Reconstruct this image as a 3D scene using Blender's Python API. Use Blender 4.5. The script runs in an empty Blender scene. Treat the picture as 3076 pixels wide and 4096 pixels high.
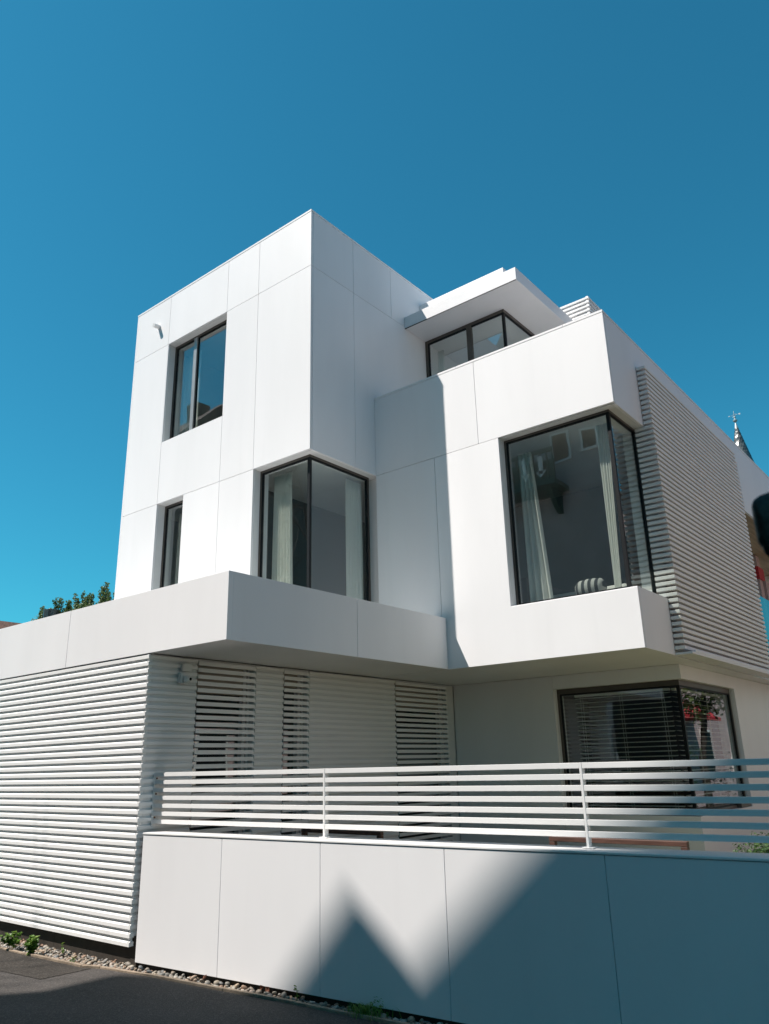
import bpy, bmesh, math, random
from mathutils import Vector, Matrix
R = math.radians
rnd = random.Random(7)
sc = bpy.context.scene
col = sc.collection

# ------------------------------------------------------------------ camera
def make_camera():
    yaw, pitch, roll = -0.6729, 0.3164, -0.0252
    cy, sy, cp, sp = math.cos(yaw), math.sin(yaw), math.cos(pitch), math.sin(pitch)
    f = Vector((sy*cp, cy*cp, sp)); r = Vector((cy, -sy, 0)); u = r.cross(f)
    r2 = r*math.cos(roll) + u*math.sin(roll); u2 = -r*math.sin(roll) + u*math.cos(roll)
    c = bpy.data.cameras.new('camera'); o = bpy.data.objects.new('camera', c); col.objects.link(o)
    m = Matrix((r2, u2, -f)).transposed().to_4x4(); m.translation = Vector((6.853, -7.0, 1.673))
    o.matrix_world = m
    c.sensor_width = 36.0; c.lens = 36*3093.64/4096
    c.clip_start = 0.05; c.clip_end = 5000
    c.dof.use_dof = True; c.dof.focus_distance = 10.5; c.dof.aperture_fstop = c.lens/4.0
    sc.camera = o
make_camera()

# ------------------------------------------------------------------ sky, sun, exposure
SUN = Vector((-0.913, -1.0, 2.04)).normalized()
w = bpy.data.worlds.new("World"); sc.world = w; w.use_nodes = True
nt = w.node_tree; bg = nt.nodes['Background']
sk = nt.nodes.new('ShaderNodeTexSky'); sk.sky_type = 'NISHITA'; sk.sun_disc = False
sk.sun_elevation = math.asin(SUN.z); sk.sun_rotation = math.atan2(SUN.x, SUN.y)
sk.air_density = 1.0; sk.dust_density = 0.3; sk.ozone_density = 1.0
tint = nt.nodes.new('ShaderNodeMix'); tint.data_type = 'RGBA'; tint.blend_type = 'MULTIPLY'
tint.inputs[0].default_value = 1.0; tint.inputs[7].default_value = (0.165, 0.85, 0.89, 1)
nt.links.new(sk.outputs[0], tint.inputs[6]); nt.links.new(tint.outputs[2], bg.inputs[0])
bg.inputs[1].default_value = 0.09
sl = bpy.data.lights.new('sun', 'SUN'); sl.energy = 4.8; sl.angle = R(0.47); sl.color = (1.0, 0.925, 0.85)
so = bpy.data.objects.new('sun', sl); col.objects.link(so)
so.rotation_euler = (-SUN).to_track_quat('-Z', 'Y').to_euler(); so.location = (-10, -10, 30)
sc.view_settings.view_transform = 'Standard'; sc.view_settings.look = 'None'
sc.view_settings.exposure = 0.62; sc.view_settings.gamma = 1.0

# ------------------------------------------------------------------ materials
def mat(name, base, rough=0.5, metal=0.0, var=0.0, scale=4.0, stretch=(1, 1, 1), bump=0.0, bscale=60.0, spec=0.5, col2=None, pos=(0.35, 0.65)):
    m = bpy.data.materials.new(name); m.use_nodes = True
    t = m.node_tree; p = t.nodes['Principled BSDF']
    p.inputs['Base Color'].default_value = (*base, 1); p.inputs['Roughness'].default_value = rough
    p.inputs['Metallic'].default_value = metal; p.inputs['Specular IOR Level'].default_value = spec
    if var or col2 or bump:
        g = t.nodes.new('ShaderNodeTexCoord'); mp = t.nodes.new('ShaderNodeMapping'); mp.inputs['Scale'].default_value = stretch
        t.links.new(g.outputs['Object'], mp.inputs[0])
    if var or col2:
        n = t.nodes.new('ShaderNodeTexNoise'); n.inputs['Scale'].default_value = scale; n.inputs['Detail'].default_value = 6
        t.links.new(mp.outputs[0], n.inputs['Vector'])
        cr = t.nodes.new('ShaderNodeValToRGB'); e = cr.color_ramp.elements
        c2 = col2 or tuple(min(1, b*(1+var)) for b in base); c1 = base if col2 else tuple(b*(1-var) for b in base)
        e[0].color = (*c1, 1); e[1].color = (*c2, 1); e[0].position, e[1].position = pos
        t.links.new(n.outputs[0], cr.inputs[0]); t.links.new(cr.outputs[0], p.inputs['Base Color'])
    if bump:
        n2 = t.nodes.new('ShaderNodeTexNoise'); n2.inputs['Scale'].default_value = bscale; n2.inputs['Detail'].default_value = 4
        t.links.new(g.outputs['Object'], n2.inputs['Vector'])
        b = t.nodes.new('ShaderNodeBump'); b.inputs['Strength'].default_value = bump; b.inputs['Distance'].default_value = 0.01
        t.links.new(n2.outputs[0], b.inputs['Height']); t.links.new(b.outputs[0], p.inputs['Normal'])
    return m
def weather(m, lo=0.955):
    t = m.node_tree; p = t.nodes['Principled BSDF']; src = p.inputs['Base Color'].links[0].from_socket
    g = t.nodes.new('ShaderNodeNewGeometry'); mr = t.nodes.new('ShaderNodeMapRange'); mr.inputs['To Min'].default_value = lo; mr.inputs['To Max'].default_value = 1.0
    t.links.new(g.outputs['Random Per Island'], mr.inputs['Value'])
    tc = t.nodes.new('ShaderNodeTexCoord'); mp = t.nodes.new('ShaderNodeMapping'); mp.inputs['Scale'].default_value = (6, 6, 0.3)
    n = t.nodes.new('ShaderNodeTexNoise'); n.inputs['Scale'].default_value = 1.0; n.inputs['Detail'].default_value = 5; n.inputs['Roughness'].default_value = 0.6
    t.links.new(tc.outputs['Object'], mp.inputs[0]); t.links.new(mp.outputs[0], n.inputs['Vector'])
    m2 = t.nodes.new('ShaderNodeMapRange'); m2.inputs['From Min'].default_value = 0.56; m2.inputs['From Max'].default_value = 0.78; m2.inputs['To Min'].default_value = 1.0; m2.inputs['To Max'].default_value = 0.98
    t.links.new(n.outputs[0], m2.inputs['Value'])
    mu = t.nodes.new('ShaderNodeMath'); mu.operation = 'MULTIPLY'; t.links.new(mr.outputs[0], mu.inputs[0]); t.links.new(m2.outputs[0], mu.inputs[1])
    mx = t.nodes.new('ShaderNodeMix'); mx.data_type = 'RGBA'; mx.blend_type = 'MULTIPLY'; mx.inputs[0].default_value = 1
    t.links.new(src, mx.inputs[6]); t.links.new(mu.outputs[0], mx.inputs[7]); t.links.new(mx.outputs[2], p.inputs['Base Color'])
def island_mat(name, colors, rough=0.6, spec=0.4, bump=0.0):
    m = bpy.data.materials.new(name); m.use_nodes = True
    t = m.node_tree; p = t.nodes['Principled BSDF']
    g = t.nodes.new('ShaderNodeNewGeometry'); cr = t.nodes.new('ShaderNodeValToRGB'); cr.color_ramp.interpolation = 'LINEAR'
    e = cr.color_ramp.elements
    while len(e) < len(colors): e.new(0.5)
    for i, c in enumerate(colors): e[i].position = i/(len(colors)-1); e[i].color = (*c, 1)
    t.links.new(g.outputs['Random Per Island'], cr.inputs[0]); t.links.new(cr.outputs[0], p.inputs['Base Color'])
    p.inputs['Roughness'].default_value = rough; p.inputs['Specular IOR Level'].default_value = spec
    return m
def leaf_mat(name, colors):
    m = island_mat(name, colors, 0.45, 0.4)
    t = m.node_tree; p = t.nodes['Principled BSDF']; out = t.nodes['Material Output']
    tr = t.nodes.new('ShaderNodeBsdfTranslucent'); mx = t.nodes.new('ShaderNodeMixShader'); mx.inputs[0].default_value = 0.3
    src = p.inputs['Base Color'].links[0].from_socket
    t.links.new(src, tr.inputs[0]); t.links.new(p.outputs[0], mx.inputs[1]); t.links.new(tr.outputs[0], mx.inputs[2])
    t.links.new(mx.outputs[0], out.inputs[0])
    return m
def glass_mat(name, tint, ior=2.8):
    m = bpy.data.materials.new(name); m.use_nodes = True
    t = m.node_tree; t.nodes.remove(t.nodes['Principled BSDF']); out = t.nodes['Material Output']
    tr = t.nodes.new('ShaderNodeBsdfTransparent'); tr.inputs[0].default_value = (*tint, 1)
    gl = t.nodes.new('ShaderNodeBsdfGlossy'); gl.inputs['Roughness'].default_value = 0.0; gl.inputs[0].default_value = (0.92, 0.97, 1, 1)
    fr = t.nodes.new('ShaderNodeFresnel'); fr.inputs[0].default_value = ior
    g = t.nodes.new('ShaderNodeNewGeometry'); inv = t.nodes.new('ShaderNodeMath'); inv.operation = 'SUBTRACT'; inv.inputs[0].default_value = 1
    mu = t.nodes.new('ShaderNodeMath'); mu.operation = 'MULTIPLY'
    t.links.new(g.outputs['Backfacing'], inv.inputs[1]); t.links.new(inv.outputs[0], mu.inputs[0]); t.links.new(fr.outputs[0], mu.inputs[1])
    # float glass is never perfectly flat: a long soft waviness bends the reflections a little
    tc = t.nodes.new('ShaderNodeTexCoord'); n = t.nodes.new('ShaderNodeTexNoise'); n.inputs['Scale'].default_value = 1.6; n.inputs['Detail'].default_value = 1
    b = t.nodes.new('ShaderNodeBump'); b.inputs['Strength'].default_value = 0.03; b.inputs['Distance'].default_value = 0.05
    t.links.new(tc.outputs['Object'], n.inputs['Vector']); t.links.new(n.outputs[0], b.inputs['Height']); t.links.new(b.outputs[0], gl.inputs['Normal'])
    mx = t.nodes.new('ShaderNodeMixShader')
    t.links.new(mu.outputs[0], mx.inputs[0]); t.links.new(tr.outputs[0], mx.inputs[1]); t.links.new(gl.outputs[0], mx.inputs[2])
    t.links.new(mx.outputs[0], out.inputs[0])
    return m
M = {}
M['panel'] = mat('white_composite_panel', (0.825, 0.82, 0.835), 0.42, var=0.022, scale=1.1, stretch=(1.5, 1.5, 0.35), bump=0.02, bscale=220, spec=0.35)
weather(M['panel'])
M['core'] = mat('white_render_wall', (0.70, 0.70, 0.70), 0.8, var=0.03, scale=3)
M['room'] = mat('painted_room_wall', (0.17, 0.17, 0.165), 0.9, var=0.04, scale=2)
M['dark_room'] = mat('dark_grey_room_wall', (0.10, 0.09, 0.085), 0.9, var=0.1, scale=2)  # even dark grey for the ground floor and garage rooms, also the headboard
M['slat'] = mat('white_lacquered_slat', (0.80, 0.795, 0.79), 0.38, var=0.02, scale=2.0, stretch=(0.6, 0.6, 6), spec=0.4)
M['screen'] = mat('grey_white_louvre', (0.80, 0.77, 0.75), 0.4, var=0.03, scale=2.5, stretch=(1, 0.6, 4), spec=0.4)
M['rail'] = mat('white_railing_paint', (0.80, 0.795, 0.79), 0.33, var=0.02, scale=3, spec=0.45)
M['frame'] = mat('bronze_window_frame', (0.105, 0.092, 0.08), 0.38, 0.35, var=0.08, scale=6)
M['gasket'] = mat('black_gasket', (0.010, 0.012, 0.014), 0.5, spec=0.2)
M['alu'] = mat('grey_aluminium', (0.42, 0.41, 0.40), 0.35, 0.5, var=0.05, scale=5)
M['glass'] = glass_mat('window_glass', (0.94, 0.965, 0.95))
M['darkglass'] = glass_mat('tinted_window_glass', (0.45, 0.52, 0.50))
M['teal'] = glass_mat('teal_balustrade_glass', (0.30, 0.72, 0.75), 1.6)
M['plinth'] = mat('dark_brown_fibre_cement', (0.035, 0.028, 0.022), 0.7, var=0.25, scale=5, stretch=(2, 2, 0.6), bump=0.1)
M['blindbox'] = mat('beige_blind_cassette', (0.50, 0.44, 0.38), 0.6, var=0.03)
M['blind'] = mat('pale_venetian_slat', (0.80, 0.82, 0.78), 0.4, var=0.02)
M['wood'] = mat('red_brown_hardwood', (0.095, 0.048, 0.037), 0.5, var=0.3, scale=5, stretch=(1, 8, 8), bump=0.05)
M['tan'] = mat('tan_timber_ceiling', (0.42, 0.30, 0.19), 0.6, var=0.15, scale=3, stretch=(6, 0.5, 1))
M['pink'] = mat('pale_pink_render', (0.44, 0.33, 0.32), 0.85, var=0.05, scale=3)
M['red'] = mat('crimson_fabric', (0.42, 0.02, 0.03), 0.7, var=0.1, scale=5)
M['slate'] = island_mat('slate_scales', [(0.10, 0.115, 0.12), (0.05, 0.06, 0.065), (0.20, 0.21, 0.20), (0.035, 0.045, 0.05), (0.12, 0.125, 0.12)], 0.32, 0.6)
M['zinc'] = mat('weathered_zinc', (0.42, 0.47, 0.48), 0.45, 0.5, var=0.1, scale=6)
M['iron'] = mat('dark_grey_iron', (0.06, 0.075, 0.08), 0.4, 0.6, var=0.1)
M['concrete'] = mat('kerb_concrete', (0.27, 0.21, 0.155), 0.9, var=0.22, scale=14, bump=0.5, bscale=90)
M['pebble'] = island_mat('river_pebbles', [(0.26, 0.22, 0.17), (0.13, 0.125, 0.12), (0.44, 0.41, 0.36), (0.24, 0.13, 0.08), (0.32, 0.28, 0.22), (0.11, 0.12, 0.125), (0.36, 0.27, 0.19), (0.18, 0.155, 0.13)], 0.55, 0.4)
M['leaf'] = leaf_mat('weed_leaf', [(0.14, 0.26, 0.04), (0.07, 0.17, 0.03), (0.22, 0.33, 0.06), (0.10, 0.22, 0.04)])
M['shrub'] = leaf_mat('shrub_leaf', [(0.035, 0.085, 0.03), (0.08, 0.13, 0.035), (0.15, 0.20, 0.06), (0.05, 0.10, 0.05)])
M['hedge'] = leaf_mat('hedge_leaf', [(0.03, 0.075, 0.025), (0.05, 0.11, 0.03), (0.085, 0.15, 0.04)])
M['darkleaf'] = mat('dark_leathery_leaf', (0.006, 0.012, 0.011), 0.55, col2=(0.03, 0.05, 0.042), scale=55, pos=(0.45, 0.8), bump=0.3, bscale=70)
M['dry'] = mat('dry_leaf', (0.15, 0.06, 0.035), 0.7, var=0.3, scale=30)
M['bark'] = mat('grey_bark', (0.045, 0.038, 0.032), 0.9, var=0.3, scale=12, bump=0.3)
M['curtain'] = mat('white_voile', (0.93, 0.93, 0.90), 0.9, var=0.03, scale=3)
def _tl(m, f):
    t = m.node_tree; p = t.nodes['Principled BSDF']; out = t.nodes['Material Output']
    tr = t.nodes.new('ShaderNodeBsdfTranslucent'); tr.inputs[0].default_value = (0.93, 0.94, 0.90, 1)
    mx = t.nodes.new('ShaderNodeMixShader'); mx.inputs[0].default_value = f
    t.links.new(p.outputs[0], mx.inputs[1]); t.links.new(tr.outputs[0], mx.inputs[2]); t.links.new(mx.outputs[0], out.inputs[0])
_tl(M['curtain'], 0.45)
M['tile'] = mat('brown_roof_tile', (0.14, 0.075, 0.055), 0.8, var=0.4, scale=9, bump=0.4, bscale=20)
M['cream'] = mat('cream_render', (0.62, 0.57, 0.50), 0.85, var=0.06, scale=2)
M['villa'] = mat('villa_render', (0.42, 0.39, 0.37), 0.85, var=0.08, scale=1.5)
M['green'] = mat('green_painted_timber', (0.035, 0.085, 0.065), 0.5, var=0.15, scale=6)
M['whitewood'] = mat('white_painted_timber', (0.72, 0.72, 0.68), 0.5, var=0.05)
M['tower'] = mat('grey_concrete_block', (0.07, 0.075, 0.075), 0.8, var=0.1, scale=0.5)
M['bedding'] = mat('pale_bedding', (0.55, 0.55, 0.52), 0.9, var=0.05)

def asphalt(name, a, b, speck):
    m = mat(name, a, 0.85, col2=b, scale=2.2, pos=(0.3, 0.7), bump=0.9, bscale=160, spec=0.3)
    t = m.node_tree; p = t.nodes['Principled BSDF']
    src = p.inputs['Base Color'].links[0].from_socket
    g = [n for n in t.nodes if n.bl_idname == 'ShaderNodeTexCoord'][0]
    v = t.nodes.new('ShaderNodeTexVoronoi'); v.inputs['Scale'].default_value = 110
    t.links.new(g.outputs['Object'], v.inputs['Vector'])
    cr = t.nodes.new('ShaderNodeValToRGB'); cr.color_ramp.elements[0].position = 0.55; cr.color_ramp.elements[1].position = 0.95
    cr.color_ramp.elements[0].color = (0, 0, 0, 1); cr.color_ramp.elements[1].color = (1, 1, 1, 1)
    t.links.new(v.outputs['Color'], cr.inputs[0])
    mx = t.nodes.new('ShaderNodeMix'); mx.data_type = 'RGBA'; mx.inputs[7].default_value = (*speck, 1)
    t.links.new(cr.outputs[0], mx.inputs[0]); t.links.new(src, mx.inputs[6]); t.links.new(mx.outputs[2], p.inputs['Base Color'])
    return m
M['asphalt'] = asphalt('worn_asphalt', (0.044, 0.039, 0.037), (0.064, 0.057, 0.054), (0.12, 0.11, 0.10))
M['patch'] = asphalt('asphalt_patch', (0.026, 0.022, 0.019), (0.038, 0.032, 0.027), (0.085, 0.075, 0.065))
M['soil'] = mat('dark_soil', (0.035, 0.026, 0.020), 0.95, var=0.3, scale=20, bump=0.5, bscale=120)
M['lawn'] = mat('patio_lawn', (0.13, 0.135, 0.065), 0.9, col2=(0.21, 0.20, 0.11), scale=8, bump=0.6, bscale=80)

# ------------------------------------------------------------------ mesh helpers
class MB:
    def __init__(s): s.v = []; s.f = []; s.sm = False
    def face(s, pts):
        i = len(s.v); s.v += [tuple(p) for p in pts]; s.f.append(tuple(range(i, i+len(pts))))
    def hexa(s, p):                       # 8 points: bottom 4 ccw, top 4 ccw
        i = len(s.v); s.v += [tuple(q) for q in p]
        for a in ((0, 3, 2, 1), (4, 5, 6, 7), (0, 1, 5, 4), (1, 2, 6, 5), (2, 3, 7, 6), (3, 0, 4, 7)): s.f.append(tuple(i+k for k in a))
    def box(s, x0, x1, y0, y1, z0, z1, M4=None):
        p = [Vector(q) for q in ((x0, y0, z0), (x1, y0, z0), (x1, y1, z0), (x0, y1, z0), (x0, y0, z1), (x1, y0, z1), (x1, y1, z1), (x0, y1, z1))]
        if M4: p = [M4 @ q for q in p]
        s.hexa(p)
    def prism(s, prof, axis, a, b):       # closed profile (2-D) swept along an axis between a and b
        def P(u, v, w):
            return {'x': (w, u, v), 'y': (u, w, v), 'z': (u, v, w)}[axis]
        n = len(prof); i = len(s.v)
        s.v += [P(u, v, a) for u, v in prof] + [P(u, v, b) for u, v in prof]
        for k in range(n): s.f.append((i+k, i+(k+1) % n, i+n+(k+1) % n, i+n+k))
        s.f.append(tuple(i+k for k in reversed(range(n)))); s.f.append(tuple(i+n+k for k in range(n)))
    def tube(s, pts, r, seg=8, cap=True):
        pts = [Vector(p) for p in pts]; rr = r if isinstance(r, (list, tuple)) else [r]*len(pts)
        rings = []
        for k, p in enumerate(pts):
            d = (pts[min(k+1, len(pts)-1)] - pts[max(k-1, 0)]).normalized()
            a = d.cross(Vector((0, 0, 1))) if abs(d.z) < 0.95 else d.cross(Vector((1, 0, 0)))
            a.normalize(); b = d.cross(a)
            i = len(s.v); rings.append(i)
            s.v += [tuple(p + (a*math.cos(2*math.pi*j/seg) + b*math.sin(2*math.pi*j/seg))*rr[k]) for j in range(seg)]
        for q in range(len(rings)-1):
            for j in range(seg): s.f.append((rings[q]+j, rings[q]+(j+1) % seg, rings[q+1]+(j+1) % seg, rings[q+1]+j))
        if cap: s.f.append(tuple(rings[0]+j for j in reversed(range(seg)))); s.f.append(tuple(rings[-1]+j for j in range(seg)))
    def lathe(s, prof, c, seg=24):
        i = len(s.v); n = len(prof)
        for r, z in prof: s.v += [(c[0]+r*math.cos(2*math.pi*j/seg), c[1]+r*math.sin(2*math.pi*j/seg), c[2]+z) for j in range(seg)]
        for k in range(n-1):
            for j in range(seg): s.f.append((i+k*seg+j, i+k*seg+(j+1) % seg, i+(k+1)*seg+(j+1) % seg, i+(k+1)*seg+j))
    def build(s, name, m, parent=None, bevel=0, smooth=False):
        me = bpy.data.meshes.new(name)
        off = parent.matrix_world.translation if parent and parent.type == 'EMPTY' else Vector((0, 0, 0))
        if parent and parent.type != 'EMPTY': off = Vector(parent['_off'])
        me.from_pydata([tuple(Vector(p) - off) for p in s.v], [], s.f); me.validate()
        bm = bmesh.new(); bm.from_mesh(me); bmesh.ops.recalc_face_normals(bm, faces=bm.faces); bm.to_mesh(me); bm.free()
        me.materials.append(M[m])
        o = bpy.data.objects.new(name, me); col.objects.link(o)
        if parent: o.parent = parent
        o['_off'] = tuple(off)
        if smooth:
            for p in me.polygons: p.use_smooth = True
        if bevel:
            b = o.modifiers.new('bevel', 'BEVEL'); b.width = bevel; b.segments = 2; b.limit_method = 'ANGLE'; b.harden_normals = False
        return o
def tag(o, label=None, cat=None, group=None, kind=None):
    if label: o['label'] = label
    if cat: o['category'] = cat
    if group: o['group'] = group
    if kind: o['kind'] = kind
    return o
def empty(name, loc, label, cat, group=None):
    o = bpy.data.objects.new(name, None); col.objects.link(o); o.location = loc; o.empty_display_size = 0.2
    o.matrix_world = Matrix.Translation(loc)
    return tag(o, label, cat, group)

def grid_wall(mb, plane, d0, d1, rects, holes=()):
    """union of rects minus holes in a vertical plane ('y': u=x, 'x': u=y), solid between depths d0 and d1; only outer faces"""
    us = sorted({round(c, 5) for r in list(rects)+list(holes) for c in r[:2]}); vs = sorted({round(c, 5) for r in list(rects)+list(holes) for c in r[2:]})
    ins = lambda u, v, L: any(a < u < b and c < v < d for a, b, c, d in L)
    nu, nv = len(us)-1, len(vs)-1
    F = [[ins((us[i]+us[i+1])/2, (vs[j]+vs[j+1])/2, rects) and not ins((us[i]+us[i+1])/2, (vs[j]+vs[j+1])/2, holes) for j in range(nv)] for i in range(nu)]
    P = (lambda u, v, d: (u, d, v)) if plane == 'y' else (lambda u, v, d: (d, u, v))
    idx = {}
    def vi(u, v, d):
        k = (u, v, d)
        if k not in idx: idx[k] = len(mb.v); mb.v.append(P(u, v, d))
        return idx[k]
    for i in range(nu):
        for j in range(nv):
            if not F[i][j]: continue
            a, b, c, e = us[i], us[i+1], vs[j], vs[j+1]
            for d in (d0, d1): mb.f.append((vi(a, c, d), vi(b, c, d), vi(b, e, d), vi(a, e, d)))
            for di, dj, p, q in ((-1, 0, (a, c), (a, e)), (1, 0, (b, c), (b, e)), (0, -1, (a, c), (b, c)), (0, 1, (a, e), (b, e))):
                ii, jj = i+di, j+dj
                if 0 <= ii < nu and 0 <= jj < nv and F[ii][jj]: continue
                mb.f.append((vi(*p, d0), vi(*q, d0), vi(*q, d1), vi(*p, d1)))
GAP = 0.0058
def clad(mb, plane, d0, d1, panels):
    """facade panels: each a rect or a list of rects; sides next to another panel are pulled back to leave an open joint"""
    flat = [(r, k) for k, p in enumerate(panels) for r in (p if isinstance(p, list) else [p])]
    out = {}
    for r, k in flat:
        a, b, c, d = r; g = GAP/2
        def touch(side):
            for q, kk in flat:
                if kk == k: continue
                ov_u = min(b, q[1]) - max(a, q[0]) > 1e-3; ov_v = min(d, q[3]) - max(c, q[2]) > 1e-3
                if side == 0 and ov_v and abs(q[1]-a) < 1e-4: return True
                if side == 1 and ov_v and abs(q[0]-b) < 1e-4: return True
                if side == 2 and ov_u and abs(q[3]-c) < 1e-4: return True
                if side == 3 and ov_u and abs(q[2]-d) < 1e-4: return True
            return False
        out.setdefault(k, []).append((a+g*touch(0), b-g*touch(1), c+g*touch(2), d-g*touch(3)))
    for k, rs in out.items(): grid_wall(mb, plane, d0, d1, rs)

# ================================================================== setting: ground, pavement, patio
mb = MB(); S = 1500
mb.face([(-S, -S, -0.075), (S, -S, -0.075), (S, S, -0.075), (-S, S, -0.075)])
tag(mb.build('ground', 'soil'), kind='structure')
kp = [(-14, -2.575), (-1.38, -2.535), (-0.405, -2.50), (-0.22, -2.425), (0.389, -2.345), (1.329, -2.283), (2.08, -2.225), (2.59, -2.205), (9, -1.81)]
mb = MB()
mb.face([(-S, -S, -0.024), (S, -S, -0.024), (S, -1.84, -0.024)] + [(x, y-0.03, -0.024) for x, y in reversed(kp)] + [(-S, -2.605, -0.024)])
tag(mb.build('road', 'asphalt'), kind='structure')
WA = R(3.5); WD = Vector((math.cos(WA), math.sin(WA), 0)); WN = Vector((-math.sin(WA), math.cos(WA), 0)); W0 = Vector((0.02, -2.25, 0))
def WP(t, d, z): return W0 + WD*t + WN*d + Vector((0, 0, z))
WM = Matrix((WD, WN, Vector((0, 0, 1)))).transposed().to_4x4(); WM.translation = W0
mb = MB()       # older, darker repair strip in the asphalt
pe = [(-14, -3.32), (-3.2, -3.2), (-0.93, -3.02), (-0.316, -2.964), (-0.278, -2.50), (-0.405, -2.535), (-1.38, -2.57), (-14, -2.61)]
pp_ = []
for k, ((x0, y0), (x1, y1)) in enumerate(zip(pe[:6], pe[1:7])):       # the cut edge of the repair is a little ragged
    n = max(1, int(math.hypot(x1-x0, y1-y0)/0.035)) if k < 4 else 1
    for i in range(n):
        j = 0.0 if i == 0 else rnd.uniform(-0.006, 0.006)
        pp_.append((x0+(x1-x0)*i/n+j, y0+(y1-y0)*i/n+j, -0.020))
mb.face(pp_ + [(-1.38, -2.57, -0.020), (-14, -2.61, -0.020)])
tag(mb.build('asphalt_patch', 'patch'), kind='structure')
mb = MB()
mb.face([(0.2, -2.0, 0.05), (12, -1.3, 0.05), (12, 14, 0.05), (-0.1, 14, 0.05)])
tag(mb.build('patio_lawn', 'lawn'), kind='structure')
mb = MB()       # bed the pebbles lie in
mb.face([(x, y, -0.055) for x, y in kp] + [(9, -1.3, -0.055), (-0.1, -2.0, -0.055), (-14, -2.0, -0.055)])
tag(mb.build('gravel_bed', 'soil'), kind='structure')
mb = MB()       # thin concrete edging between pebbles and asphalt, laid in short lengths
for (x0, y0), (x1, y1) in zip(kp, kp[1:]):
    n = max(1, int((x1-x0)/0.5))
    for k in range(n):
        a, b = k/n, (k+1)/n - 0.004/n
        xa, ya, xb, yb = x0+(x1-x0)*a, y0+(y1-y0)*a, x0+(x1-x0)*b, y0+(y1-y0)*b
        j = rnd.uniform(-0.004, 0.004); h = -0.004 + rnd.uniform(-0.004, 0.003); wd = 0.032
        mb.hexa([(xa, ya-wd+j, -0.07), (xb, yb-wd+j, -0.07), (xb, yb+j, -0.07), (xa, ya+j, -0.07), (xa, ya-wd+j, h), (xb, yb-wd+j, h), (xb, yb+j, h), (xa, ya+j, h)])
tag(mb.build('kerb_edging', 'concrete', bevel=0.004), kind='structure')

# ================================================================== the white house
house = empty('modern_house', (0, 0, 0), 'white cubic three-storey house with corner windows and slatted cladding behind the low wall', 'house')
H = house
zT, zS, zH = 9.746, 8.747, 5.80
# ---- stair tower volume
mb = MB()
holesF = [(-3.446, -1.898, 6.891, 8.747), (-3.46, -2.77, 3.3, 5.80), (-1.14, 0.1, 3.3, 5.80)]
clad(mb, 'y', 0.0, 0.04, [(-4.434, -3.46, zS, 9.708), (-3.46, -1.90, zS, 9.708), (-1.90, -1.145, zS, 9.708), (-1.145, 0.0, zS, 9.708),
     [(-4.434, -3.46, zH, zS), (-3.46, -3.446, 6.891, zS)], (-3.46, -1.898, zH, 6.891), (-1.898, -1.145, zH, zS), (-1.145, 0.0, zH, zS),
     (-4.434, -3.46, 3.0, zH), (-2.77, -1.898, 3.0, zH), (-1.898, -1.14, 3.0, zH)])
clad(mb, 'x', -0.04, 0.0, [(0.046, 0.955, zS, 9.708), (0.955, 1.915, zS, 9.708), (1.915, 6.0, zS, 9.708), (0.046, 0.955, zH, zS), (0.955, 6.0, zH, zS)])
mb.box(-4.474, -4.434, 0.0, 6.0, 3.0, 9.708)
mb.build('tower_cladding', 'panel', H, bevel=0.0025)
mb = MB()
mb.box(-4.48, 0.004, -0.004, 0.4, 9.712, zT); mb.box(-0.4, 0.004, 0.4, 6.0, 9.712, zT); mb.box(-4.48, -4.1, 0.4, 6.0, 9.712, zT)
mb.build('coping', 'panel', H, bevel=0.003)
mb = MB()
grid_wall(mb, 'y', 0.042, 0.30, [(-4.43, -0.045, 2.95, 9.70)], [(-3.446, -1.898, 6.891, 8.747), (-3.46, -2.77, 3.3, 5.80), (-1.14, 0.1, 3.3, 5.80)])
grid_wall(mb, 'x', -0.30, -0.045, [(0.302, 6.0, 5.80, 9.70), (1.5, 6.0, 2.95, 5.80)])
grid_wall(mb, 'x', -4.43, -4.2, [(0.302, 6.0, 2.95, 9.70)])
grid_wall(mb, 'y', 5.8, 6.0, [(-4.2, -0.3, 2.95, 9.70)])
mb.box(-4.2, -0.302, 0.302, 5.8, 9.2, 9.35); mb.box(-4.2, -0.302, 0.302, 5.8, 5.88, 6.3); mb.box(-4.2, -0.302, 0.302, 5.8, 2.95, 3.2)
mb.box(-0.302, -0.046, 0.13, 1.5, 5.81, 5.88)
mb.build('tower_core', 'core', H)
# reveals of the recessed openings (white lining)
mb = MB()
def lining_y(x0, x1, z0, z1, y0, y1, t=0.012, right=True, left=True, bottom=True):
    mb.box(x0-t, x1+t, y0, y1, z1, z1+t)
    if bottom: mb.box(x0-t, x1+t, y0, y1, z0-t, z0)
    if left: mb.box(x0-t, x0, y0, y1, z0, z1)
    if right: mb.box(x1, x1+t, y0, y1, z0, z1)
# ---- partition and rooms in a darker paint
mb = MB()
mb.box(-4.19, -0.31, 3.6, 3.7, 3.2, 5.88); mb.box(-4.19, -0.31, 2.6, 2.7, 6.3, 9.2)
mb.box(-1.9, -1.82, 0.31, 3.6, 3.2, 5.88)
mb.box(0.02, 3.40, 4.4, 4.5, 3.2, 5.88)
mb.build('room_partition', 'room', H)

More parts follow.
